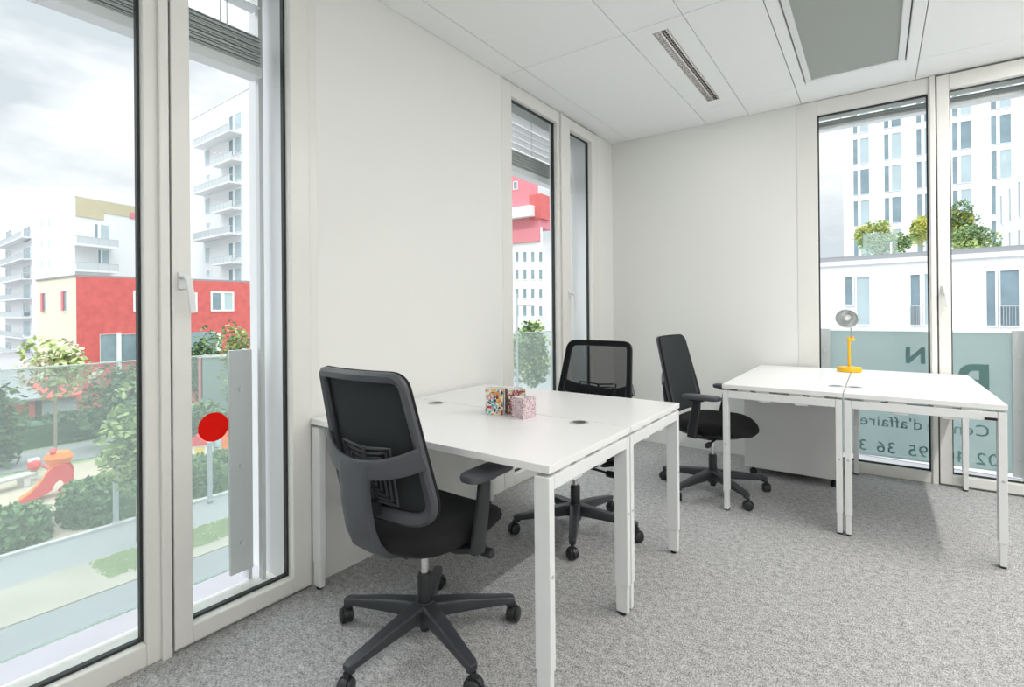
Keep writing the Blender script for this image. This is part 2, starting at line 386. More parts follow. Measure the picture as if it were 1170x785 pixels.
# glass balustrades
def balustrade(w, u0, u1, n, mat, label, posts):
    off = w.p((u0+u1)/2, 0, n); t = thing('glass_balustrade', label, 'balustrade', off)
    def o_(name, bm, m_, par=t, **k):
        bmesh.ops.translate(bm, vec=-off, verts=bm.verts); return obj(name, bm, m_, par, **k)
    bm = BM(); w.box(bm, u0, u1, .07, 1.016, n-.006, n+.006); gp = o_('glass_panel', bm, mat)
    bm = BM(); w.box(bm, u0, u1, 1.016, 1.02, n-.006, n+.006); o_('top_edge', bm, 'edge'); bm = BM(); w.box(bm, u0, u1, .066, .07, n-.006, n+.006); o_('bottom_edge', bm, 'edge')
    for a, b in posts:
        bm = BM(); w.box(bm, a, b, .05, 1.035, n-.03, n-.012); w.box(bm, b-.02, b-.004, .0, 1.035, n-.028, n+.03)
        p = o_('post', bm, 'postgrey', bevel=.003)
        for z in (.18, .52, .86):
            bm = BM(); q = w.p((a+b)/2, z, n-.03); rot = Matrix.Rotation(PI/2, 4, 'Y') if w.k == 'L' else Matrix.Rotation(PI/2, 4, 'X')
            lathe(bm, [(.011, -.004), (.011, .008)], 14, mat=Matrix.Translation(q) @ rot)
            bmesh.ops.translate(bm, vec=-off, verts=bm.verts); obj('bolt', bm, 'alu', p)
    return t
b1 = balustrade(WL, -4.44, -3.30, .30, 'balglass', 'clear green-tinted glass guard with steel posts outside nearest left window', [(-4.46, -4.37), (-3.385, -3.285)])
b2 = balustrade(WL, -1.66, -.42, .30, 'balglass', 'clear glass guard with steel posts outside the far left window', [(-1.69, -1.60), (-.56, -.46)])
b3 = balustrade(WB, 1.69, 2.92, .30, 'frost', 'frosted glass guard lettered in grey-green outside the back window', [(1.655, 1.725), (2.765, 2.835)])
# sticker on glass
c = on_plane(0, -.29, 244.3, 488); bm = BM()
lathe(bm, [(.062, -.0006), (.062, .0006)], 40, mat=Matrix.Translation(Vector((-.2925, c.y, c.z))) @ Matrix.Rotation(PI/2, 4, 'Y') )
tag(obj('sticker', bm, 'sticker'), 'round plain red disc stuck on the glass guard outside left window', 'sticker')
# lettering on the frosted guard, reads correctly from outside
def lettering(txt, px, py, size, label_mat='textgreen', bold=0, sx=1, sp=1, byz=False):
    p = on_plane(1, .292, px, 450 if byz else py)
    if byz: p.z = py
    cu = bpy.data.curves.new('txt', 'FONT'); cu.body = txt; cu.size = size; cu.extrude = .0006; cu.offset = bold; cu.space_character = sp
    to = bpy.data.objects.new('txt', cu); COL.objects.link(to)
    bpy.context.view_layer.update()
    me = bpy.data.meshes.new_from_object(to.evaluated_get(bpy.context.evaluated_depsgraph_get()))
    bpy.data.objects.remove(to)
    o = bpy.data.objects.new('lettering', me); COL.objects.link(o); me.materials.append(M[label_mat])
    o.parent = b3; off = b3.location
    o.rotation_euler = (PI/2, 0, PI); o.location = Vector((p.x, .292, p.z))-off; o.scale = (sx, 1, 1)
    return o
lettering('R', 1135, 459, .36, bold=.008)
lettering('N', 1058.5, 415, .16, bold=.006, sx=1.0)
zc = on_plane(1, .292, 1131, 499.5).z; zn = on_plane(1, .292, 1141.5, 533.5).z
for wd, px in (("Centre", 1131), ("d'affaires", 1054)): lettering(wd, px, zc, .112, sp=1.06, byz=True)
for wd, px in (("02", 1141.5), ("40", 1104), ("95", 1060.5), ("36", 1023.5), ("3", 990.5)): lettering(wd, px, zn, .118, sp=1.08, byz=True)

# ------------------------------------------------------------------ desks
def make_desk(L, D, h):          # local: x along length 0..L, y 0..D, top at z=h ; leg frames at both x ends
    t = thing('desk', '', 'desk')
    th = .025; g = .002
    bm = BM(); box(bm, g, L-g, g, D-g, h-th, h); obj('tabletop', bm, 'desk', t, bevel=.0018)
    zf = h-th-.012
    for k, x0 in enumerate((.004, L-.059)):
        x1 = x0+.055
        bm = BM(); box(bm, x0, x1, .035, D-.035, zf-.042, zf); 
        for cy in (.12, D*.36, D*.64, D-.12): box(bm, x0+.01, x1-.01, cy-.035, cy+.035, zf, h-th)
        for cy in (D*.32, D*.62): box(bm, x0+.006, x1-.006, cy-.03, cy+.03, zf-.052, zf-.042)
        fr = obj('end_rail', bm, 'metalwhite', t, bevel=.002)
        for y0 in (.004, D-.034):
            bm = BM(); box(bm, x0, x1, y0, y0+.03, .115, zf); lg = obj('leg', bm, 'metalwhite', t, bevel=.0025)
            bm = BM(); box(bm, x0+.004, x1-.004, y0+.003, y0+.027, .012, .118); obj('leg_insert', bm, 'metalwhite', lg, bevel=.002)
            bm = BM(); lathe(bm, [(.012, 0), (.0135, .004), (.0135, .012)], 14, (x0+.0275, y0+.015, 0)); obj('foot', bm, 'rubber', lg)
            bm = BM(); lathe(bm, [(.006, -.0005), (.006, .0008)], 14, mat=Matrix.Translation(((x0-.0005 if k == 0 else x1+.0005), y0+.015, .40)) @ Matrix.Rotation(PI/2, 4, 'Y')); obj('screw', bm, 'steel', lg)
    for y0 in (D*.30, D*.66):
        bm = BM(); box(bm, .06, L-.06, y0, y0+.03, zf-.03, zf); obj('beam', bm, 'metalwhite', t, bevel=.002)
    return t
def lab(o, s, grp=None):
    o['label'] = s
    if grp: o['group'] = grp
h1 = .737; h2 = .7516
d1 = make_desk(1.216, .613, h1); d1.location = (.02, -3.183, 0); lab(d1, 'white desk nearest the camera, with the patterned boxes on top', 'white office desks')
d2 = dup(d1); d2.location = (.02, -2.567, 0); lab(d2, 'white desk joined behind the nearest one, with the net-backed chair behind it', 'white office desks')
d3 = make_desk(1.262, .604, h2); d3.rotation_euler = (0, 0, PI/2); d3.location = (1.8785, -1.294, 0); lab(d3, 'white desk by the back wall with an office chair at its left side', 'white office desks')
d4 = dup(d3); d4.location = (2.508, -1.294, 0); lab(d4, 'rightmost white desk, with its end rail in front of the lettered glass', 'white office desks')
# widths adjusted: fourth desk is wider
for ch in d4.children: pass
d4.scale = (1, .6285/.604, 1)
# cable grommets
def grommet(x, y, h, par, rot=0, name='cable_grommet'):
    bm = BM(); lathe(bm, [(.040, 0), (.040, .002), (.037, .0035), (.030, .0036), (.029, .0015), (.0, .0015)][:5], 28)
    o = obj(name, bm, 'steel', par, smooth=True)
    bm = BM(); lathe(bm, [(.0285, .001), (.0285, .0022)], 24); box(bm, -.012, .012, .012, .03, .001, .003)
    i = obj('cap', bm, 'base', o); o.matrix_parent_inverse = Matrix.Identity(4)
    return o
for (x, y, par) in ((.225, -2.617, d1), (1.032, -2.617, d1)):
    o = grommet(0, 0, 0, par); o.location = (x-.02, y+3.183, h1)
o = grommet(0, 0, 0, d3); o.location = (.25, .042, h2)
o = grommet(0, 0, 0, d4); o.location = (.25, .562, h2)
# cable tray bracket under right-hand desk and the small black cover
bm = BM()
box(bm, .12, .17, .54, .56, .56, .70); box(bm, .12, .17, .42, .56, .66, .675)
obj('cable_tray_bracket', bm, 'steel', d4, bevel=.002)
bm = BM(); box(bm, .0005, .004, .036, .078, .676, .688); obj('cover_cap', bm, 'rubber', d4)

# storage unit under the right desks
t = thing('storage_cabinet', 'low pale grey cabinet standing under the right-hand desks', 'cabinet', (1.238, -.485, 0))
bm = BM(); box(bm, 0, .57, 0, .375, .055, .66); obj('body', bm, 'panelgrey', t, bevel=.003)
bm = BM(); box(bm, -.002, .0, .01, .335, .06, .655); 
obj('door', bm, 'desk', t, bevel=.001)
for x in (.05, .55):
    for y in (.05, .295):
        bm = BM(); lathe(bm, [(.022, 0), (.024, .01), (.024, .03), (.012, .034), (.012, .056)], 16, (x, y, 0)); obj('foot', bm, 'rubber', t, smooth=True)

# ------------------------------------------------------------------ office chair
def yb(x, z):                    # rear contour of the backrest
    return -.198 - .215*(z-.5) if z > .5 else -.198
def ybx(x, z): return yb(x, max(z, .5)) + .75*x*x
def outline(n=8):
    cor = [(-.252, .515, .12), (.252, .515, .12), (.207, 1.012, .05), (-.207, 1.012, .05)]
    pts = []
    for i, (x, z, r) in enumerate(cor):
        a = Vector(cor[i-1][:2]); b = Vector((x, z)); c = Vector(cor[(i+1) % 4][:2])
        p0 = b+(a-b).normalized()*r; p1 = b+(c-b).normalized()*r
        for k in range(n+1):
            s = k/n; pts.append(p0*(1-s)**2 + b*2*s*(1-s) + p1*s*s)
        for k in range(1, 7):
            q = c+(b-c).normalized()*cor[(i+1) % 4][2]; s = k/7; pts.append(p1*(1-s)+q*s)
    return pts
def make_chair():
    t = thing('office_chair', '', 'chair', group='black swivel office chairs')
    # star base
    hub = BM(); lathe(hub, [(.018, .052), (.03, .056), (.034, .07), (.036, .13), (.032, .145)], 24)
    base = obj('star_base', hub, 'base', t, smooth=True)
    for k in range(5):
        a = 2*PI*k/5; R = Matrix.Rotation(a, 4, 'Z')
        bm = BM(); pts = [R @ Vector(p) for p in ((.02,0,.112), (.06,0,.112), (.17,0,.104), (.27,0,.093), (.325,0,.088), (.342,0,.086))]
        sweep(bm, pts, rrect(1, 1, .18), side=(0,0,1), scales=[(.060,.062),(.056,.058),(.044,.048),(.032,.041),(.027,.037),(.02,.026)])
        lathe(bm, [(.016, .066), (.0175, .07), (.0175, .095)], 14, (0,0,0), Matrix.Translation(R @ Vector((.323,0,0))))
        obj('arm', bm, 'base', base, smooth=True, bevel=.002)
        # caster
        bm = BM(); sp = a + (.9, -1.7, 2.4, .5, -2.5)[k]
        C = Matrix.Translation(R @ Vector((.34,0,.028))) @ Matrix.Rotation(sp, 4, 'Z')
        for s in (-1, 1):
            lathe(bm, [(.010, -.003), (.0245, -.002), (.0275, .004), (.0275, .013), (.022, .018), (.008, .019)], 22, mat=C @ Matrix.Translation((0, s*.006, 0)) @ Matrix.Rotation(-s*PI/2, 4, 'X'))
        hood = [(.031*math.cos(th), .031*math.sin(th)) for th in [math.radians(v) for v in range(-20, 201, 22)]]
        sweep(bm, [C @ Vector((x, 0, z)) for x, z in hood], rrect(.020, .0035, .001), side=tuple((C.to_3x3() @ Vector((0,1,0)))))
        lathe(bm, [(.009, .025), (.009, .045)], 12, mat=C)
        obj('caster', bm, 'black', base, smooth=True)
    bm = BM(); lathe(bm, [(.026, .13), (.026, .235), (.022, .243)], 24)
    cs = obj('column_sleeve', bm, 'black', t, smooth=True); bm = BM(); lathe(bm, [(.017, .035), (.018, .04), (.018, .06)], 18); obj('end_cap', bm, 'black', cs, smooth=True)
    bm = BM(); lathe(bm, [(.014, .20), (.014, .36)], 20); obj('gas_lift', bm, 'chrome', t, smooth=True)
    bm = BM(); sweep(bm, [(0,-.13,.372), (0,.0,.368), (0,.11,.378)], rrect(.052, .15, .015), side=(0,0,1), scales=[(.7,.7),(1,1),(.7,.9)])
    mech = obj('mechanism', bm, 'black', t, smooth=True, bevel=.003)
    for s, y in ((1, .06), (-1, .05)):
        bm = BM(); tube(bm, [(s*.05, y, .372), (s*.19, y, .366), (s*.225, y, .362)], .0065, 10)
        lathe(bm, [(.013, -.025), (.017, -.02), (.017, .02), (.013, .025)], 16, mat=Matrix.Translation((s*.245, y, .36)) @ Matrix.Rotation(PI/2, 4, 'Y'))
        obj('lever', bm, 'black', mech, smooth=True)
    # seat
    def seat_loop(z, sx, sy, dz=0, n=40):
        lp = []
        for i in range(n):
            a = 2*PI*i/n; ca, sa = math.cos(a), math.sin(a); e = 2/3.4
            x = .245*sx*abs(ca)**e*(1 if ca > 0 else -1); y = .25*sy*abs(sa)**e*(1 if sa > 0 else -1)+.015
            fr = max(0, (y-.08)/.17); lp.append(Vector((x*(1-.06*fr), y, z - dz*fr*fr*.04 + .25*x*x*dz)))
        return lp
    bm = BM(); rings(bm, [seat_loop(.412, .80, .84), seat_loop(.416, .92, .93), seat_loop(.43, .99, .985, .6), seat_loop(.445, 1.01, 1.0, .9), seat_loop(.462, .99, .985, 1), seat_loop(.474, .93, .94, 1), seat_loop(.480, .80, .84, 1), seat_loop(.480, .4, .45, .6)])
    obj('seat', bm, 'fabric', t, smooth=True)
    bm = BM(); rings(bm, [seat_loop(.385, .55, .6), seat_loop(.392, .75, .78), seat_loop(.416, .90, .91)]); obj('seat_pan', bm, 'black', t, smooth=True)
    # back frame ring
    o2 = outline(); ring = [Vector((p.x, ybx(p.x, p.y), p.y)) for p in o2]
    bm = BM(); N = len(ring); cen = Vector((0, -.24, .76)); loops = []
    for i, p in enumerate(ring):
        tg = (ring[(i+1) % N]-ring[i-1]).normalized(); inw = (cen-p); inw -= tg*inw.dot(tg)
        inw = Vector((inw.x, 0, inw.z)); inw.normalize(); bk = Vector((0,-1,0)); low = max(0, min(1, (.80-p.z)/.15))
        wd = .030+.012*low
        loops.append([p-inw*.004+bk*.004, p-inw*.002+bk*.016, p+inw*.008+bk*.024, p+inw*(wd-.006)+bk*.020, p+inw*wd+bk*.010, p+inw*(wd-.004)-bk*.002])
    L = [[bm.verts.new(q) for q in lp] for lp in loops]
    for i in range(N):
        for j in range(6): bm.faces.new((L[i][j], L[i][(j+1) % 6], L[(i+1) % N][(j+1) % 6], L[(i+1) % N][j]))
    bf = obj('back_frame', bm, 'char', t, smooth=True)
    # net panel
    bm = BM(); levels = [1.0, .985, .9, .75, .55, .3]
    def pt(p, s, off=0):
        x = p.x*s; z = .76+(p.y-.76)*s; return Vector((x, ybx(x, z)+.006+off, z))
    rings(bm, [[pt(p, s, .004 if s < 1 else -.004) for p in o2] for s in levels], cap0=False)
    obj('back_panel', bm, 'net', t, smooth=True)
    # piping on front rim
    bm = BM(); tube(bm, [p+Vector((0, .003, 0)) for p in ring], .006, 8, closed=True); obj('edge_piping', bm, 'fabric', bf, smooth=True)
    # yoke crossbar
    path = []; sc = []
    for i in range(21):
        s = -1+2*i/20; x = .236*s; z = .705+.05*abs(s)**2.5; yy = ybx(x, z)-.02-.045*(1-s*s)
        path.append((x, yy, z)); sc.append((.058+.012*abs(s), .016))
    bm = BM(); sweep(bm, path, rrect(1, 1, .28), side=(0,0,1), scales=sc); yk = obj('lumbar_yoke', bm, 'char', t, smooth=True)
    # spine
    y0 = yb(0, .70)-.066
    path = [(0,y0+.004,.72), (0,y0+.002,.66), (0,y0+.010,.58), (0,y0+.026,.50), (0,y0+.050,.445), (0,y0+.095,.408), (0,y0+.15,.388), (0,-.06,.372)]
    bm = BM(); sweep(bm, path, rrect(1, 1, .22), side=(1,0,0), scales=[(.15,.018),(.135,.026),(.13,.03),(.13,.032),(.13,.034),(.125,.034),(.12,.03),(.11,.026)])
    obj('spine', bm, 'char', t, smooth=True)
    bm = BM(); box(bm, -.03, .03, y0+.012, yb(0,.56)-.008, .535, .585); obj('height_adjuster', bm, 'black', yk, bevel=.004)
    # lumbar support ribs
    bm = BM()
    for k in range(5):
        a = .118-.021*k; zt = .772-.018*k; zb = .578+.014*k
        pts = []
        for i in range(9): s = -1+2*i/8; pts.append((a*s, zt-.012*(1-abs(s))))
        for i in range(9): s = 1-2*i/8; pts.append((a*.92*s, zb+.006*(1-abs(s))))
        sweep(bm, [(x, ybx(x, z)-.014, z) for x, z in pts], rrect(.005, .008, .001), side=(0,1,0), closed=True)
    tube(bm, [(0, yb(0,.77)-.014, .765), (0, yb(0,.58)-.014, .578)], .007, 8)
    obj('lumbar_support', bm, 'char', yk)
    # armrests
    for s in (-1, 1):
        bm = BM(); sweep(bm, [(s*.10,-.01,.385), (s*.19,-.01,.388), (s*.27,-.01,.41)], rrect(.022, .07, .006), side=(0,0,1))
        sweep(bm, [(s*.276,-.03,.400), (s*.278,-.025,.45), (s*.280,-.005,.55), (s*.280,.005,.640)], rrect(.026, .062, .010), side=(1,0,0), scales=[(1,.95),(1,1),(.95,.9),(.9,.8)])
        ar = obj('armrest', bm, 'black', t, smooth=True, bevel=.001)
        lp = []
        bm = BM(); P = rrect(.082, .235, .034, 5)
        rings(bm, [[Vector((s*.275+x*k, .03+y*k, z)) for x, y in P] for z, k in ((.640,.86),(.644,.97),(.656,1),(.664,.97),(.668,.88))])
        obj('arm_pad', bm, 'char', ar, smooth=True)
        bm = BM(); box(bm, s*.277-.022, s*.277+.022, -.04, .05, .630, .642); obj('pad_slider', bm, 'black', ar, bevel=.003)
    return t
ch1 = make_chair()
def place(c, x, y, rz, base_ang, label, dz=0):
    c.location = (x, y, 0); c.rotation_euler = (0, 0, rz); c['label'] = label
    for k in c.children:
        if k.name.startswith('star_base'): k.rotation_euler = (0, 0, math.radians(base_ang)-rz)
        elif dz: k.location.z += dz
    return c
ch2 = dup(ch1); ch3 = dup(ch1)
for c_ in (ch1, ch3):
    for k in c_.children:
        if k.name.startswith('back_panel'):
            k.material_slots[0].link = 'OBJECT'; k.material_slots[0].material = M['backcloth']
place(ch1, .673, -3.144, math.radians(0), 53.5, 'black office chair in the foreground seen from behind at nearest desk')
place(ch2, .678, -2.009, math.radians(177), 8, 'black office chair behind the joined desks, with see-through net back')
place(ch3, 1.14, -.975, math.radians(-95), -41, 'black office chair by the back wall, turned side-on to the right-hand desks')

# ------------------------------------------------------------------ things on desks
def patterned(x, y, rz, w, d, h, mat, label):
    t = thing('pen_box', label, 'box', (x, y, h1), rz, 'small patterned desk boxes')
    bm = BM(); th = .003
    box(bm, -w/2, w/2, -d/2, d/2, 0, .004); box(bm, -w/2, -w/2+th, -d/2, d/2, .004, h); box(bm, w/2-th, w/2, -d/2, d/2, .004, h)
    box(bm, -w/2+th, w/2-th, -d/2, -d/2+th, .004, h); box(bm, -w/2+th, w/2-th, d/2-th, d/2, .004, h)
    obj('box_body', bm, mat, t)
    bm = BM(); ring_box(bm, w/2-th, d/2-th, .001, .006, h-.001); obj('lining', bm, 'desk', t)
patterned(.628, -2.655, math.radians(33), .080, .070, .112, 'dots1', 'tallest-looking box on the near desk, covered in large multicoloured dots')
patterned(.700, -2.600, math.radians(48), .078, .078, .110, 'dots2', 'brown and cream patterned box on the near desk, middle of the three')
patterned(.782, -2.652, math.radians(78), .074, .074, .088, 'dots3', 'short dusty pink patterned box, rightmost of three on the near desk')
# lamp
lx, ly = 1.868, -.20
t = thing('desk_lamp', 'small yellow desk lamp with round metallic shade on the right-hand desks', 'lamp', (lx, ly, h2))
bm = BM(); lathe(bm, [(.070, 0), (.074, .004), (.074, .027), (.070, .032), (.02, .034)], 40); obj('base', bm, 'yellow', t, smooth=True)
bm = BM(); tube(bm, [(0,0,.02), (0,0,.215)], .0085, 14); obj('pole', bm, 'yellow', t, smooth=True)
ux = Vector((R_.x, R_.y, 0)).normalized()
bm = BM(); tube(bm, [ux*-.018+Vector((0,0,.222)), ux*.038+Vector((0,0,.222))], .008, 12); tube(bm, [ux*.022+Vector((0,0,.215)), ux*.022+Vector((0,0,.245))], .010, 12); tube(bm, [(0,0,.21),(0,0,.238)], .011, 12)
obj('joint', bm, 'yellow', t, smooth=True)
bm = BM(); tube(bm, [ux*.022+Vector((0,0,.235)), ux*.010+Vector((0,0,.345))], .0055, 10); obj('arm', bm, 'chrome', t, smooth=True)
tocam = (CAM-Vector((lx, ly, 1.13))).normalized(); ax = (tocam+Vector((0,0,-.42))-ux*.25).normalized()
q = ax.to_track_quat('Z', 'Y').to_matrix().to_4x4()
HM = Matrix.Translation(ux*-.012+Vector((0,0,.375))) @ q
bm = BM(); prof = [(.018, -.060), (.040, -.055), (.058, -.036), (.068, -.006), (.070, .016), (.068, .016), (.064, -.006), (.054, -.033), (.036, -.048), (.012, -.052)]
lathe(bm, prof, 36, mat=HM); sh = obj('lamp_shade', bm, 'shade', t, smooth=True)
bm = BM(); lathe(bm, [(.010, -.046), (.012, -.03), (.022, -.012), (.022, -.002), (.012, .010)], 20, mat=HM); obj('bulb', bm, 'desk', sh, smooth=True)

# ------------------------------------------------------------------ outdoors
GZ = -6.4
bm = BM()
def quadz(bm, pts, z):
    vs = [bm.verts.new((p[0], p[1], z)) for p in pts]; bm.faces.new(vs)
def slab(name, x0, x1, y0, y1, mat, z, kind='structure'):
    bm = BM(); box(bm, x0, x1, y0, y1, z-.3, z); o = obj(name, bm, mat); o['kind'] = kind; return o
slab('ground', -140, 60, -40, 140, 'path', GZ-.02)
slab('road', -15.2, -.6, -40, 60, 'asphalt', GZ+.0)
slab('earth_verge', -17.6, -15.2, -40, 60, 'earth', GZ+.03)
slab('footpath', -20.0, -17.6, -40, 60, 'path', GZ+.02)
slab('kerb', -20.2, -20.0, -40, 60, 'kerb', GZ+.12)
slab('sand_play_area', -31, -20.2, -12, 30, 'sand', GZ+.02)
slab('garden_ground', -60, -31, -12, 40, 'grass', GZ+.01)
bm = BM(); box(bm, -36, -31.6, -12, 25, GZ, GZ+.06); struct('promenade', bm, 'path')
bm = BM()
for i in range(2600):
    a, b2 = random.random(), random.random(); x = -17.5+1.6*a; y = .6+6*b2
    for k in range(3): xx = x+random.uniform(-.1,.1); yy = y+random.uniform(-.1,.1); v = [bm.verts.new((xx-.04, yy, GZ+.03)), bm.verts.new((xx+.04, yy, GZ+.03)), bm.verts.new((xx+.03, yy+.05, GZ+.03+random.uniform(.03,.07)))]; bm.faces.new(v)
o = obj('verge_grass', bm, 'grass'); o['kind'] = 'stuff'; o['label'] = 'rough grass growing on the verge beside the road'; o['category'] = 'grass'

class Facade:
    def __init__(s, A, B, root, top=None):
        s.A, s.B, s.root = A, B, root; s.d = (B-A); s.L = s.d.length; s.d.normalize()
        s.off = 0; s.n = Vector((s.d.y, -s.d.x)); mid = (A+B)/2
        if s.n.dot(Vector((CX, CY))-mid) < 0: s.n = -s.n
    def hit(s, px, py):
        d = ray(px, py); n3 = Vector((s.n.x, s.n.y, 0)); k = (Vector((s.A.x, s.A.y, 0))-CAM).dot(n3)/d.dot(n3)
        p = CAM+d*k; return (Vector((p.x, p.y))-s.A).dot(s.d), p.z
    def mb(s, bm, t0, t1, z0, z1, n0, n1):
        Mx = Matrix(((s.d.x, s.n.x, 0, s.A.x), (s.d.y, s.n.y, 0, s.A.y), (0, 0, 1, 0), (0, 0, 0, 1)))
        box(bm, t0, t1, n0+s.off, n1+s.off, z0, z1, Mx)
    def span(s, px0, px1, py0, py1):
        pm = (px0+px1)/2; t0, _ = s.hit(px0, py0); t1, _ = s.hit(px1, py0); z1 = s.hit(pm, py0)[1]; z0 = s.hit(pm, py1)[1]
        return min(t0, t1), max(t0, t1), z0, z1
    def rect(s, name, px0, px1, py0, py1, mat, n0=0, n1=.08, par=None):
        t0, t1, z0, z1 = s.span(px0, px1, py0, py1); bm = BM(); s.mb(bm, t0, t1, z0, z1, n0, n1); return obj(name, bm, mat, par or s.root)
    def win(s, px0, px1, py0, py1, split=.36, glassm='winglass', g2='winblind', frame='winframe', fw=.07):
        t0, t1, z0, z1 = s.span(px0, px1, py0, py1); s.winm(t0, t1, z0, z1, split, glassm, g2, frame, fw)
    def winm(s, t0, t1, z0, z1, split=.36, glassm='winglass', g2='winblind', frame='winframe', fw=.07):
        bm = BM(); s.mb(bm, t0-fw, t0, z0-fw, z1+fw, 0, .07); s.mb(bm, t1, t1+fw, z0-fw, z1+fw, 0, .07); s.mb(bm, t0, t1, z0-fw, z0, 0, .07); s.mb(bm, t0, t1, z1, z1+fw, 0, .07)
        tm = t0+(t1-t0)*split
        if split: s.mb(bm, tm-.09*(t1-t0), tm+.09*(t1-t0), z0, z1, 0, .06)
        w = obj('window', bm, frame, s.root)
        if split:
            bm = BM(); s.mb(bm, t0, tm-.09*(t1-t0), z0, z1, 0, .025); obj('pane', bm, glassm, w)
            bm = BM(); s.mb(bm, tm+.09*(t1-t0), t1, z0, z1, 0, .025); obj('pane', bm, g2, w)
        else:
            bm = BM(); s.mb(bm, t0, t1, z0, z1, 0, .025); obj('pane', bm, glassm, w)
    def balcony(s, px0, px1, pyt, pyb, depth=1.4, solid=False):
        t0, t1, z0, z1 = s.span(px0, px1, pyt, pyb); s.balm(t0, t1, z0, depth, solid)
    def balm(s, t0, t1, z0, depth=1.4, solid=False):
        bm = BM(); s.mb(bm, t0, t1, z0-.25, z0, 0, depth); b = obj('balcony', bm, 'white', s.root)
        bm = BM(); h = 1.05
        for t in (t0, t1): s.mb(bm, t-.03, t+.03, z0, z0+h, depth-.06, depth); s.mb(bm, t-.025, t+.025, z0+h-.06, z0+h, 0, depth)
        s.mb(bm, t0, t1, z0+h-.07, z0+h, depth-.06, depth)
        n = max(2, int((t1-t0)/1.2))
        for k in range(1, n): tt = t0+(t1-t0)*k/n; s.mb(bm, tt-.03, tt+.03, z0, z0+h, depth-.05, depth)
        if solid: s.mb(bm, t0, t1, z0+.05, z0+h-.1, depth-.04, depth-.02)
        r = obj('railing', bm, 'balrail', b)
        if not solid:
            bm = BM(); s.mb(bm, t0, t1, z0+.05, z0+h-.08, depth-.04, depth-.02); obj('panel', bm, 'balpanel', r)
def prism(pts, z0, z1):
    bm = BM(); a = [bm.verts.new((p.x, p.y, z0)) for p in pts]; b = [bm.verts.new((p.x, p.y, z1 if not isinstance(z1, (list, tuple)) else z1[i])) for i, p in enumerate(pts)]
    n = len(pts); bm.faces.new(a[::-1]); bm.faces.new(b)
    for i in range(n): bm.faces.new((a[i], a[(i+1) % n], b[(i+1) % n], b[i]))
    return bm
def GX(px, x):
    v = ray(px, 354); v = CAM+v*((x-CAM.x)/v.x); return Vector((v.x, v.y))
def zat(px, py, d):
    return (CAM + ray(px, py)*d).z
def coping(pts, z, root, mat='roofgrey', h=.18, o=.06):
    bm = BM()
    for p, q in zip(pts, pts[1:]):
        f = Facade(p, q, root); f.mb(bm, -o, f.L+o, z, z+h, -.3, o)
    obj('coping', bm, mat, root)

# red and cream building
A, Bc, Cc = GD(87, 37.5), GD(42, 42.4), GD(330, 49.2)
zr = zat(87, 316, 37.5)
root = thing('apartment_building', 'low red and cream building behind the playground outside the near window', 'building', (A.x, A.y, GZ))
root.location = (0,0,0)
back = (Bc-A); D1 = Cc+back
red_pts = [A, Cc, D1, Bc]
fr = Facade(A, Cc, root); fc = Facade(Bc, A, root)
bm = prism([A, Bc, D1, Cc], GZ, zr); obj('wall', bm, 'cream', root)
bm = BM(); fr.mb(bm, 0, fr.L, GZ, zr, 0, .06); obj('red_facade', bm, 'red', root)
coping([Bc, A, Cc], zr, root, h=.14)
fr.off = .065
for a in ((154, 170, 334, 354), (212, 223, 336, 355), (242, 265, 335, 354)): 
    t0, t1, z0, z1 = fr.span(*a); fr.winm(t0, t1, z0, z1, .5, fw=.12)
for px0, px1 in ((114, 132), (138, 156)): fr.win(px0, px1, 382, 413, 0, glassm='winglass', fw=.02)
for px0, px1 in ((132.5, 137.5), (156.5, 162), (246, 251)): fr.rect('pillar', px0, px1, 380, 440, 'white', 0, .25)
fr.rect('shop_glass', 162, 245, 380, 440, 'winglass', 0, .08)
for a in ((48, 53, 335, 356), (71.5, 77, 333, 355)): 
    fc.win(*a, 0, glassm='winglass', fw=.04); fc.rect('window_reveal', a[0]-.3, a[0]+2, a[2], a[3], 'pink', 0, .1)

def block(name, label, corners, pys, mat='white', base=GZ, depth_vec=None, group=None):
    """corners: [(px,d),...] seen outline left->right; pys: roof height read at first corner"""
    P = [GD(px, d) for px, d in corners]
    z1 = zat(corners[0][0], pys, corners[0][1]) if not isinstance(pys, (list,tuple)) else zat(*pys)
    root = thing(name, label, 'building', (0,0,0), group=group)
    away = Vector((_f.x, _f.y)).normalized()*7
    back = [P[-1]+away, P[0]+away]
    bm = prism(P+back, base, z1); obj('wall', bm, mat, root)
    return root, P, z1
# white block with beige attic
root, P, z1 = block('apartment_building', 'white apartment block with beige attic above the red building', [(74, 74), (86, 70), (168, 79)], (86, 224, 70))
f = Facade(P[1], P[2], root)
f.rect('attic_band', 86.5, 118, 225, 249, 'beige', 0, .1)
f.rect('attic_band', 110, 160, 232, 246, 'beige', 0, .09)
f.rect('sign_panel', 148, 159.5, 243.5, 250, 'pink', 0, .14)
bm = BM(); f.mb(bm, 0, f.L, z1, z1+.25, -.4, .12); obj('coping', bm, 'white', root)
f.win(108, 124, 257, 279, .3); f.win(112, 124, 286, 308, .3)
f.balcony(80, 127, 268, 281, 1.6); f.balcony(80, 127, 298, 309.5, 1.6)
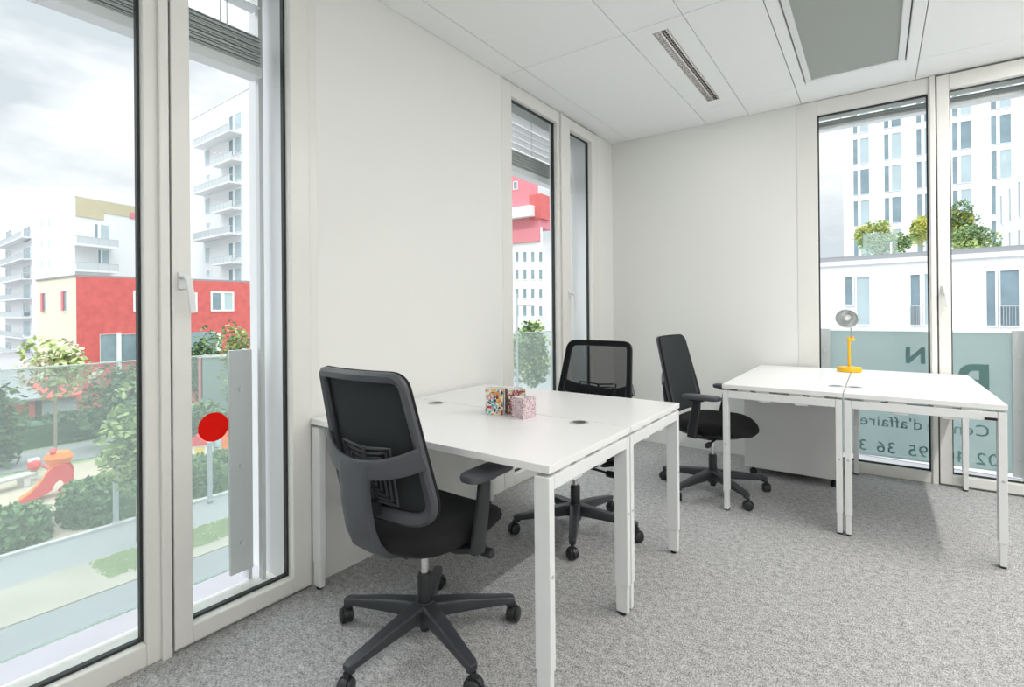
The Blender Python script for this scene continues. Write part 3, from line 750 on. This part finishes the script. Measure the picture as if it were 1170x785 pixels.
# stepped block to the left
root, P, z1 = block('apartment_building', 'tall white apartment block with stacked balconies at left edge of view', [(-6, 124), (5, 118), (58, 92), (80, 98)], (58, 241, 92))
f = Facade(P[1], P[2], root)
for k, y in enumerate((277, 300, 321, 342, 362, 384, 404)):
    f.balcony(6, 36, y-9, y, 1.5, solid=(k % 2 == 1))
    f.win(27, 35, y-17, y-1, 0, glassm='winblind' if k % 2 else 'winglass'); f.win(7, 13, y-13, y-1, 0)
for px in (49, 57):
    for y in (250, 275, 298, 320): f.win(px-1.3, px, y, y+9, 0, glassm='winblind')
f.rect('roof_vent', 29, 37, 246, 254, 'roofgrey', -3, -2)
# tower seen in the sash pane
root, P, z1 = block('tower_block', 'tall white tower with corner balconies seen through the opening sash', [(213, 92), (220, 90), (300, 75.4)], (220, 137, 90))
f = Facade(P[1], P[2], root)
bm = BM(); f.mb(bm, 0, f.L, z1, z1+.3, -.4, .1); obj('coping', bm, 'white', root)
for y in (161, 216, 271): f.balcony(233, 276, y-10, y, 1.8, solid=(y == 271)); 
for y in (187, 241, 301): f.balcony(253, 276, y-10, y, 1.5)
for y in (131, 158, 189, 217, 247, 277, 307): f.win(262, 276, y, y+18, .4)
for y in (172, 227, 283): f.win(235, 240, y, y+17, 0, glassm='winblind')
for y in (200, 255, 309): f.win(236, 240, y, y+6, 0, glassm='winblind')
# building seen in window 2
root, P, z1 = block('apartment_building', 'white building with red and pink upper storeys outside the far left window', [(570, 62), (620.5, 58.5)], (600, 262, 60))
f = Facade(P[0], P[1], root)
for px in (591, 600, 609, 618):
    for y in (288, 308, 330, 350): f.win(px-1.8, px+1.8, y, y+11, 0)
f.rect('red_band', 584, 617, 262, 277, 'pink', 0, .2)
def upper(px0, px1, py0, py1, mat, n0=-2.5, n1=0): f.rect('upper_storey', px0, px1, py0, py1, mat, n0, n1)
upper(572, 604.5, 191, 240, 'pink', -2, 0); upper(604.5, 618, 222, 250, 'red', -2, 0); upper(572, 611, 238, 250, 'white', -2, .8); upper(572, 616, 250, 262, 'pink', -3, -.2)
f.win(587, 591, 208, 216, 0)
# opposite buildings, back window
A2, B2 = GD(900, 28.6), GD(1230, 21.2)
root = thing('office_building', 'low white building with grey parapet opposite the back window', 'building')
f = Facade(A2, B2, root); away = Vector((f.n.x, f.n.y))*-8.5
zt = f.hit(1000, 296)[1]
bm = prism([A2, B2, B2+away, A2+away], GZ, zt-.25); obj('wall', bm, 'offwhite', root)
bm = BM(); f.mb(bm, -.1, f.L+.1, zt-.25, zt-.02, -.6, .1); obj('eaves_band', bm, 'white', root)
bm = BM(); f.mb(bm, -.1, f.L+.1, zt-.02, zt+.24, -.9, -.1); obj('parapet', bm, 'roofgrey', root)
bm = BM()
z315 = f.hit(1000, 315.5)[1]; f.mb(bm, 0, f.L, z315-.008, z315+.008, .0, .006)
for px in (963.5, 994.5, 1039, 1125, 1168): t0 = f.hit(px, 310)[0]; f.mb(bm, t0-.008, t0+.008, .3, zt-.3, .0, .006)
obj('panel_joints', bm, 'panelgrey', root)
f.win(966, 974.5, 317, 348, 0); f.win(979, 993.5, 317, 371, 0, glassm='winblind')
f.win(1040.5, 1051, 314, 371, 0); f.win(1056.5, 1068, 313, 371, 0, glassm='winblind')
f.win(1127, 1137, 310, 372, 0); f.win(1143, 1164, 309, 372, 0)
bm = BM(); z376 = f.hit(1000, 375)[1]; f.mb(bm, 0, f.L, z376-.12, z376, 0, .1); obj('sill_band', bm, 'white', root)
for a, b in ((1040.5, 1051), (1143, 1164)): 
    t0, t1, z0, zz = f.span(a, b, 350, 371); bm = BM(); f.mb(bm, t0, t1, zz, zz+.04, .1, .14); 
    for k in range(7): tt = t0+(t1-t0)*k/6; f.mb(bm, tt-.01, tt+.01, z0, zz, .1, .13)
    obj('guard_rail', bm, 'balrail', root)
for a, b in ((981, 1001), (1001.5, 1022)): f.rect('terrace_glass', a, b, 263, 294, 'balglass', -1.3, -1.28)
f.rect('terrace_post', 1013.5, 1015.5, 274, 294, 'white', -1.27, -1.2)
fV = f; zV = zt
# tower behind
root = thing('tower_block', 'tall white tower with rows of paired windows behind the roof terrace', 'building')
A3, B3 = GD(965, 50), GD(1240, 40.6)
f = Facade(A3, B3, root); away = Vector((f.n.x, f.n.y))*-14
bm = prism([A3, B3, B3+away, A3+away], GZ, 31); obj('wall', bm, 'offwhite', root)
cols = []
for px in (985, 1021, 1058.5, 1100, 1145, 1192): cols.append(f.hit(px, 300)[0])
bm = BM()
for r in range(-2, 6):
    zt0 = 20.5-3.0*r
    for c in cols: f.winm(c-.62, c+.62, zt0-2.4, zt0, .36, 'winglass', 'winblind' if (r*7+int(c)) % 3 else 'winglass', fw=.03)
    f.mb(bm, 0, f.L, zt0+.3, zt0+.33, 0, .01)
obj('floor_joints', bm, 'winframe', root)
# sloped white wing on the right
root = thing('office_building', 'white wing with narrow slit windows at right edge of view', 'building')
A4, B4 = GD(1139, 39), GD(1200, 31)
f = Facade(A4, B4, root); zl = zat(1139, 212, 39); away = Vector((f.n.x, f.n.y))*-2
bm = prism([A4, B4, B4+away, A4+away], 0, zl); obj('wall', bm, 'white', root)
for px in (1145, 1155, 1165.5):
    k = (1145-px)*.8
    f.win(px-.9, px+.9, 224+k, 256+k*.5, 0, fw=.01); f.win(px-.9, px+.9, 268+k*.3, 284, 0, fw=.01)

# plants ------------------------------------------------------------
def crown(bm, c, rad, n, s, flat=.7, clumps=9):
    cs = []
    for _ in range(clumps):
        while True:
            v = Vector((random.uniform(-1,1), random.uniform(-1,1), random.uniform(-1,1)))
            if v.length < 1: break
        cs.append((Vector(c)+Vector((v.x*rad[0], v.y*rad[1], v.z*rad[2]))*.62, random.uniform(.38, .6)))
    for i in range(n):
        cc, k = random.choice(cs)
        v = Vector((random.gauss(0,1), random.gauss(0,1), random.gauss(0,1))).normalized()*random.uniform(.55, 1)**.5*k
        p = cc+Vector((v.x*rad[0], v.y*rad[1], v.z*rad[2]))
        a = Vector((random.gauss(0,1), random.gauss(0,1), random.gauss(0,.6))).normalized()*s*random.uniform(.6, 1.3)
        b = a.cross(Vector((random.gauss(0,1), random.gauss(0,1), random.gauss(0,1))).normalized())
        vs = [bm.verts.new(p-a), bm.verts.new(p+b*.6), bm.verts.new(p+a), bm.verts.new(p-b*.6)]; bm.faces.new(vs)
def tree(label, px, pyb, d, rad, ztop, mats, n, s=.16, trunk=.07, base=GZ, name='tree', grp=None, clumps=10, lowz=None):
    g2 = GD(px, d); t = thing(name, label, 'tree' if name == 'tree' else 'shrub', (g2.x, g2.y, base), group=grp)
    cz = ztop-base-rad[2]
    for i, mt in enumerate(mats):
        bm = BM(); crown(bm, (0, 0, cz), rad, n//len(mats), s, clumps=clumps); obj('foliage', bm, mt, t)
    if trunk:
        bm = BM(); pts = [(0,0,0), (.03*rad[0], 0, cz*.5), (0, .04, cz)]; tube(bm, pts, trunk, 8)
        for k in range(5):
            a = k*2.4; tube(bm, [(0,0,cz*.8), (rad[0]*.5*math.cos(a), rad[1]*.5*math.sin(a), cz+rad[2]*.35)], trunk*.4, 5)
        obj('trunk', bm, 'bark', t)
def hedge(label, x0, x1, y0, y1, h, mat, n, s=.13):
    t = thing('hedge', label, 'hedge', ((x0+x1)/2, (y0+y1)/2, GZ))
    bm = BM(); X, Y = (x1-x0)/2, (y1-y0)/2
    # rounded core
    lp = []
    def L_(z, k): return [Vector((X*k*(abs(math.cos(a))**.6)*(1 if math.cos(a) > 0 else -1), Y*k*(abs(math.sin(a))**.6)*(1 if math.sin(a) > 0 else -1), z)) for a in [2*PI*i/24 for i in range(24)]]
    rings(bm, [L_(0, .9), L_(h*.5, .95), L_(h*.82, .85), L_(h*.95, .6)]); obj('inner_growth', bm, mat, t)
    bm = BM()
    for i in range(n):
        a = random.uniform(0, 2*PI); z = random.uniform(0, h); k = 1.0 if z < h*.75 else 1-.35*(z/h-.75)/.25
        if random.random() < .4: k *= random.uniform(.2, 1); z = h*random.uniform(.92, 1.03)*(1 if k < .7 else .95)
        ca, sa = math.cos(a), math.sin(a)
        p = Vector((X*k*(abs(ca)**.6)*(1 if ca > 0 else -1), Y*k*(abs(sa)**.6)*(1 if sa > 0 else -1), z))+Vector((random.gauss(0,.06),)*3)
        d = Vector((random.gauss(0,1), random.gauss(0,1), random.gauss(0,1))).normalized()*s; b = d.cross(Vector((random.gauss(0,1), random.gauss(0,1), random.gauss(0,1))).normalized())
        bm.faces.new([bm.verts.new(p-d), bm.verts.new(p+b*.7), bm.verts.new(p+d), bm.verts.new(p-b*.7)])
    obj('foliage', bm, mat, t)
hedge('round clipped shrub at the bottom left beside the footpath', -22.4, -20.5, -3.2, .45, 1.05, 'leafmid', 2600)
hedge('long clipped hedge behind the grey post along the footpath', -22.9, -20.5, .95, 4.1, 1.3, 'leafmid', 2600)
hedge('clipped hedge seen below the red disc beside the footpath', -22.9, -20.5, 4.5, 7.5, 1.25, 'leafmid', 2600)
hedge('long dark hedge in front of the red shed', -38.6, -36.6, -3, 9.5, 1.55, 'leaf', 3600, .18)
tree('young tree with yellow-green and cream leaves in front of the cream facade', 62, 0, 26, (1.75, 1.75, 1.75), zat(62, 378, 26), ['leaflight', 'leafcream'], 1150, .17)
tree('loose light green young tree by the mullion behind the glass guard', 155, 0, 16.9, (1.25, 1.2, 1.85), zat(150, 436, 16.9), ['leaflight', 'leafmid'], 1700, .13, .05)
tree('dark bushy tree below the red facade beside the grey shed', 138, 0, 29.5, (2.0, 2, 2.6), zat(138, 412, 29.5), ['leafmid', 'leaf'], 2000, .2)
tree('dark green tree at the far left edge behind the glass guard', -6, 0, 25, (1.3, 1.3, 2.8), zat(2, 430, 25), ['leaf', 'leafmid'], 1600, .22)
tree('leafy green tree in front of red wall, seen in the sash pane', 232, 0, 37, (1.8, 1.7, 3.0), zat(232, 372, 37), ['leafmid', 'leaf'], 2200, .18)
tree('yellow-green tree beside the reveal in the sash pane', 271, 0, 31, (1.1, 1.1, 2.9), zat(269, 362, 31), ['leaflight', 'leafmid'], 1500, .15)
tree('dark shrubbery under the teal cladding behind the red disc', 236, 0, 29.6, (2.0, 1.2, 1.6), zat(236, 453, 29.6), ['leaf', 'leafmid'], 2400, .17, 0, name='garden_shrub')
tree('rounded green tree outside the far left window', 606, 0, 34, (1.5, 1.5, 2.6), zat(606, 361, 34), ['leafmid', 'leaflight'], 2200, .2)
# roof terrace planting
def roofplant(label, px, d, rad, pyt, mats, n): tree(label, px, 0, d, rad, zat(px, pyt, d), mats, int(n*1.7), .095, .04, base=zV-.3, name='terrace_shrub', grp='shrubs on the roof terrace')
roofplant('yellow-green shrub on the roof terrace, left back window pane', 1000, 30, (1.0, 1.0, 1.05), 249, ['leafyellow', 'leaflight'], 1500)
roofplant('low green shrub at the terrace edge, left back window pane', 1012, 28.5, (1.3, .8, .75), 266, ['leafmid', 'leaflight'], 1300)
roofplant('yellow-green shrub on the roof terrace, behind the mullion', 1054, 29, (.6, .6, .95), 244, ['leafyellow', 'leaflight'], 900)
roofplant('tallest yellow-green shrub on the terrace, right back window pane', 1097, 28, (.85, .8, 1.35), 232, ['leafyellow', 'leafmid'], 1600)
roofplant('spreading green shrub on the terrace beside the slit-window wing', 1115, 26.5, (1.1, .8, .85), 256, ['leafmid', 'leaflight'], 1400)

# sheds
def gable(name, label, px0, px1, d, pyt, pyb, mat, roofm, depth=5, rise=.6):
    P0, P1 = GX(px0, d), GX(px1, d); root = thing(name, label, 'shed'); f = Facade(P0, P1, root)
    z1 = f.hit((px0+px1)/2, pyt)[1]
    bm = BM(); f.mb(bm, 0, f.L, GZ, z1, -depth, 0); obj('wall', bm, mat, root)
    bm = BM(); o = .25
    Mx = Matrix(((f.d.x, f.n.x, 0, f.A.x), (f.d.y, f.n.y, 0, f.A.y), (0, 0, 1, 0), (0, 0, 0, 1)))
    loops = [[Mx @ Vector((t, o, z1-.02)), Mx @ Vector((t, -depth/2, z1+rise)), Mx @ Vector((t, -depth-o, z1-.02)), Mx @ Vector((t, -depth-o, z1-.14)), Mx @ Vector((t, -depth/2, z1+rise-.14)), Mx @ Vector((t, o, z1-.14))] for t in (-o, f.L+o)]
    rings(bm, loops); obj('roof', bm, roofm, root); return f
f = gable('garden_shed', 'small red shed with pale door behind the dark hedge', 13, 39, -39.6, 456, 505, 'shedred', 'roofgrey', depth=2.4)
f.rect('door', 17, 37, 487, 505, 'white', 0, .06)
gable('garden_shed', 'grey boarded shed with red roof beside the red shed', 47, 87, -39.8, 452, 500, 'shedgrey', 'shedred', depth=3, rise=1.1)
P0 = GD(226, 33); P1 = GD(262, 33.4); root = thing('utility_kiosk', 'grey teal clad kiosk seen through the glass above the red disc', 'kiosk'); f = Facade(P0, P1, root)
bm = BM(); f.mb(bm, .25, f.L, GZ, zat(240, 409, 33), -1.2, 0); obj('wall', bm, 'teal', root)
bm = BM(); f.mb(bm, 0, .16, GZ, zat(240, 407, 33), -1.2, .02); obj('side_trim', bm, 'pink', root)
bm = BM(); f.mb(bm, -.05, f.L+.05, zat(240, 409, 33), zat(240, 409, 33)+.08, -1.25, .05); obj('roof', bm, 'alu', root)

# playground slide
s0 = on_plane(2, GZ, 22, 574); s1 = on_plane(2, GZ, 84, 563)
ang = math.atan2(s1.y-s0.y, s1.x-s0.x)
t = thing('playground_slide', 'red and orange animal-shaped slide on the sand', 'slide', (s0.x, s0.y, GZ+.02), ang)
Ls = (Vector((s1.x, s1.y))-Vector((s0.x, s0.y))).length
# side outline (x along, z up) unit length
out = [(0,0),(.02,.10),(.18,.18),(.38,.42),(.52,.72),(.62,.88),(.78,.95),(.92,.88),(1,.70),(1,.0),(.72,0),(.70,.10),(.80,.22),(.84,.34),(.76,.50),(.66,.40),(.60,.22),(.46,.14),(.30,.04),(.18,0)]
hs = 1.45
for y in (-.35, .35):
    bm = BM(); a = [bm.verts.new((x*Ls, y-.04, z*hs)) for x, z in out]; b = [bm.verts.new((x*Ls, y+.04, z*hs)) for x, z in out]; n = len(out)
    bm.faces.new(a); bm.faces.new(b[::-1])
    for i in range(n): bm.faces.new((a[i], a[(i+1) % n], b[(i+1) % n], b[i]))
    obj('side_panel', bm, 'toyred', t)
bm = BM(); sweep(bm, [(Ls*x, 0, hs*z+.03) for x, z in ((-.02,.04),(.1,.12),(.2,.2),(.4,.46),(.54,.75),(.62,.86),(.75,.92))], rrect(.04, .62, .01), side=(0,0,1)); obj('chute', bm, 'toyorange', t)
bm = BM(); lathe(bm, [(.02,-.3),(.25,-.26),(.36,0),(.25,.26),(.02,.3)], 16, mat=Matrix.Translation((Ls*.72, 0, hs*1.08)) @ Matrix.Diagonal((1.4,1,.95,1))); obj('animal_head', bm, 'toyorange', t, smooth=True)
for y in (-.22, .22): bm = BM(); lathe(bm, [(.01,-.1),(.09,-.06),(.11,0),(.09,.06),(.01,.1)], 10, mat=Matrix.Translation((Ls*.62, y, hs*1.28))); obj('eye', bm, 'toyred', t, smooth=True)
# spring toy
p = on_plane(2, GZ, 39, 549); t = thing('spring_rider', 'small red spring rider toy behind the slide', 'toy', (p.x, p.y, GZ+.02))
bm = BM(); tube(bm, [(.12*math.cos(a*.7), .12*math.sin(a*.7), a*.012) for a in range(40)], .02, 6); obj('spring', bm, 'steel', t)
bm = BM(); lathe(bm, [(.03,-.32),(.26,-.2),(.32,0),(.26,.2),(.03,.32)], 14, mat=Matrix.Translation((0,0,.70)) @ Matrix.Diagonal((1.25,.8,.85,1))); tube(bm, [(.1,.3,.6),(.45,.5,.42),(.7,.6,.5)], .07, 8); obj('body', bm, 'toyred', t, smooth=True)
bm = BM(); box(bm, -.15, .15, -.2, .2, .72, .99); obj('seat', bm, 'desk', t, bevel=.05)
# bench
p = on_plane(2, GZ, 4, 562); t = thing('park_bench', 'grey concrete bench on the sand at the left edge', 'bench', (p.x, p.y, GZ+.02), PI/2+.3)
bm = BM(); box(bm, -1.2, 1.0, -.3, .3, .42, .52); obj('seat_slab', bm, 'kerb', t, bevel=.02)
for x in (-.9, .7): bm = BM(); box(bm, x-.12, x+.12, -.25, .25, 0, .42); obj('support', bm, 'panelgrey', t, bevel=.02)
# play house
p = on_plane(2, GZ, 228, 526); t = thing('playhouse', 'white and yellow playhouse with a red roof below the red disc', 'playhouse', (p.x, p.y, GZ+.02), .9)
bm = BM(); box(bm, -.5, .5, -.5, .5, 0, .9); obj('wall', bm, 'desk', t)
bm = BM(); box(bm, -.05, .35, -.53, -.5, 0, .75); obj('door', bm, 'toyyellow', t)
bm = BM(); rings(bm, [[Vector((x, y, z)) for x, z in ((-.62, .86), (0, 1.42), (.62, .86))] for y in (-.58, .58)]); obj('roof', bm, 'toyred', t)
p = on_plane(2, GZ, 256, 522); t = thing('play_panel', 'orange climbing panel with pale blue board beside the playhouse', 'play equipment', (p.x, p.y, GZ+.02), .7)
bm = BM(); box(bm, -.1, .45, -.05, .05, 0, 1.35); obj('panel', bm, 'toyorange', t, bevel=.03)
bm = BM(); box(bm, -.5, -.1, -.04, .04, .5, 1.7); obj('board', bm, 'toyblue', t, bevel=.03)
# posts
for (px, pyb, pyt, lb) in ((132.5, 601, 533, 'grey metal post in front of the long clipped hedge'), (240, 575, 505, 'slim grey post in front of the hedge below the red disc')):
    p = on_plane(2, GZ, px, pyb); d = (p-CAM).dot(_f); zt = zat(px, pyt, d)
    t = thing('bollard_post', lb, 'post', (p.x, p.y, GZ)); bm = BM(); box(bm, -.07, .07, -.07, .07, 0, zt-GZ); obj('shaft', bm, 'shedgrey', t, bevel=.01)
    bm = BM(); box(bm, -.11, .11, -.11, .11, .1, .16); obj('base_plate', bm, 'shedgrey', t)
p = on_plane(2, GZ, 60, 655)
# street lamp outside window 2
g2 = GD(590.5, 26); t = thing('street_lamp', 'thin grey street lamp outside the far left window', 'street lamp', (g2.x, g2.y, GZ))
bm = BM(); tube(bm, [(0,0,0), (0,0,zat(590, 335, 26)-GZ)], .05, 8); obj('pole', bm, 'shedgrey', t)
bm = BM(); zz = zat(590, 349, 26)-GZ; tube(bm, [(0,0,zz), (.5,.3,zz)], .03, 6); box(bm, .3, .75, .2, .5, zz-.04, zz+.03); obj('lamp_arm', bm, 'shedgrey', t)
bm = BM(); box(bm, 1, 4, 12.0, 14, GZ, GZ+1.2); 

# ------------------------------------------------------------------ world: overcast sky
w = bpy.data.worlds.new('overcast_sky'); bpy.context.scene.world = w; w.use_nodes = True
n, l = w.node_tree.nodes, w.node_tree.links
bg = n['Background']; tc = n.new('ShaderNodeTexCoord'); mp = n.new('ShaderNodeMapping'); mp.inputs['Scale'].default_value = (1, 1, 2.6)
nz = n.new('ShaderNodeTexNoise'); nz.inputs['Scale'].default_value = 2.6; nz.inputs['Detail'].default_value = 6; nz.inputs['Roughness'].default_value = .55
l.new(tc.outputs['Generated'], mp.inputs[0]); l.new(mp.outputs[0], nz.inputs['Vector'])
cr = n.new('ShaderNodeValToRGB'); cr.color_ramp.elements[0].position = .38; cr.color_ramp.elements[0].color = (.36, .39, .42, 1)
cr.color_ramp.elements[1].position = .56; cr.color_ramp.elements[1].color = (.56, .563, .57, 1)
l.new(nz.outputs['Fac'], cr.inputs[0])
sx = n.new('ShaderNodeSeparateXYZ'); l.new(tc.outputs['Generated'], sx.inputs[0])
mr = n.new('ShaderNodeMapRange'); mr.inputs['From Min'].default_value = .42; mr.inputs['From Max'].default_value = 1; mr.inputs['To Min'].default_value = 1.0; mr.inputs['To Max'].default_value = 7
l.new(sx.outputs[2], mr.inputs['Value'])
vm = n.new('ShaderNodeVectorMath'); vm.operation = 'SCALE'; l.new(cr.outputs[0], vm.inputs[0]); l.new(mr.outputs[0], vm.inputs['Scale'])
l.new(vm.outputs[0], bg.inputs['Color']); bg.inputs['Strength'].default_value = 1.7

s = bpy.context.scene
s.view_settings.view_transform = 'Standard'; s.view_settings.look = 'None'; s.view_settings.gamma = 1; s.view_settings.exposure = 0.30
s.view_settings.use_curve_mapping = False
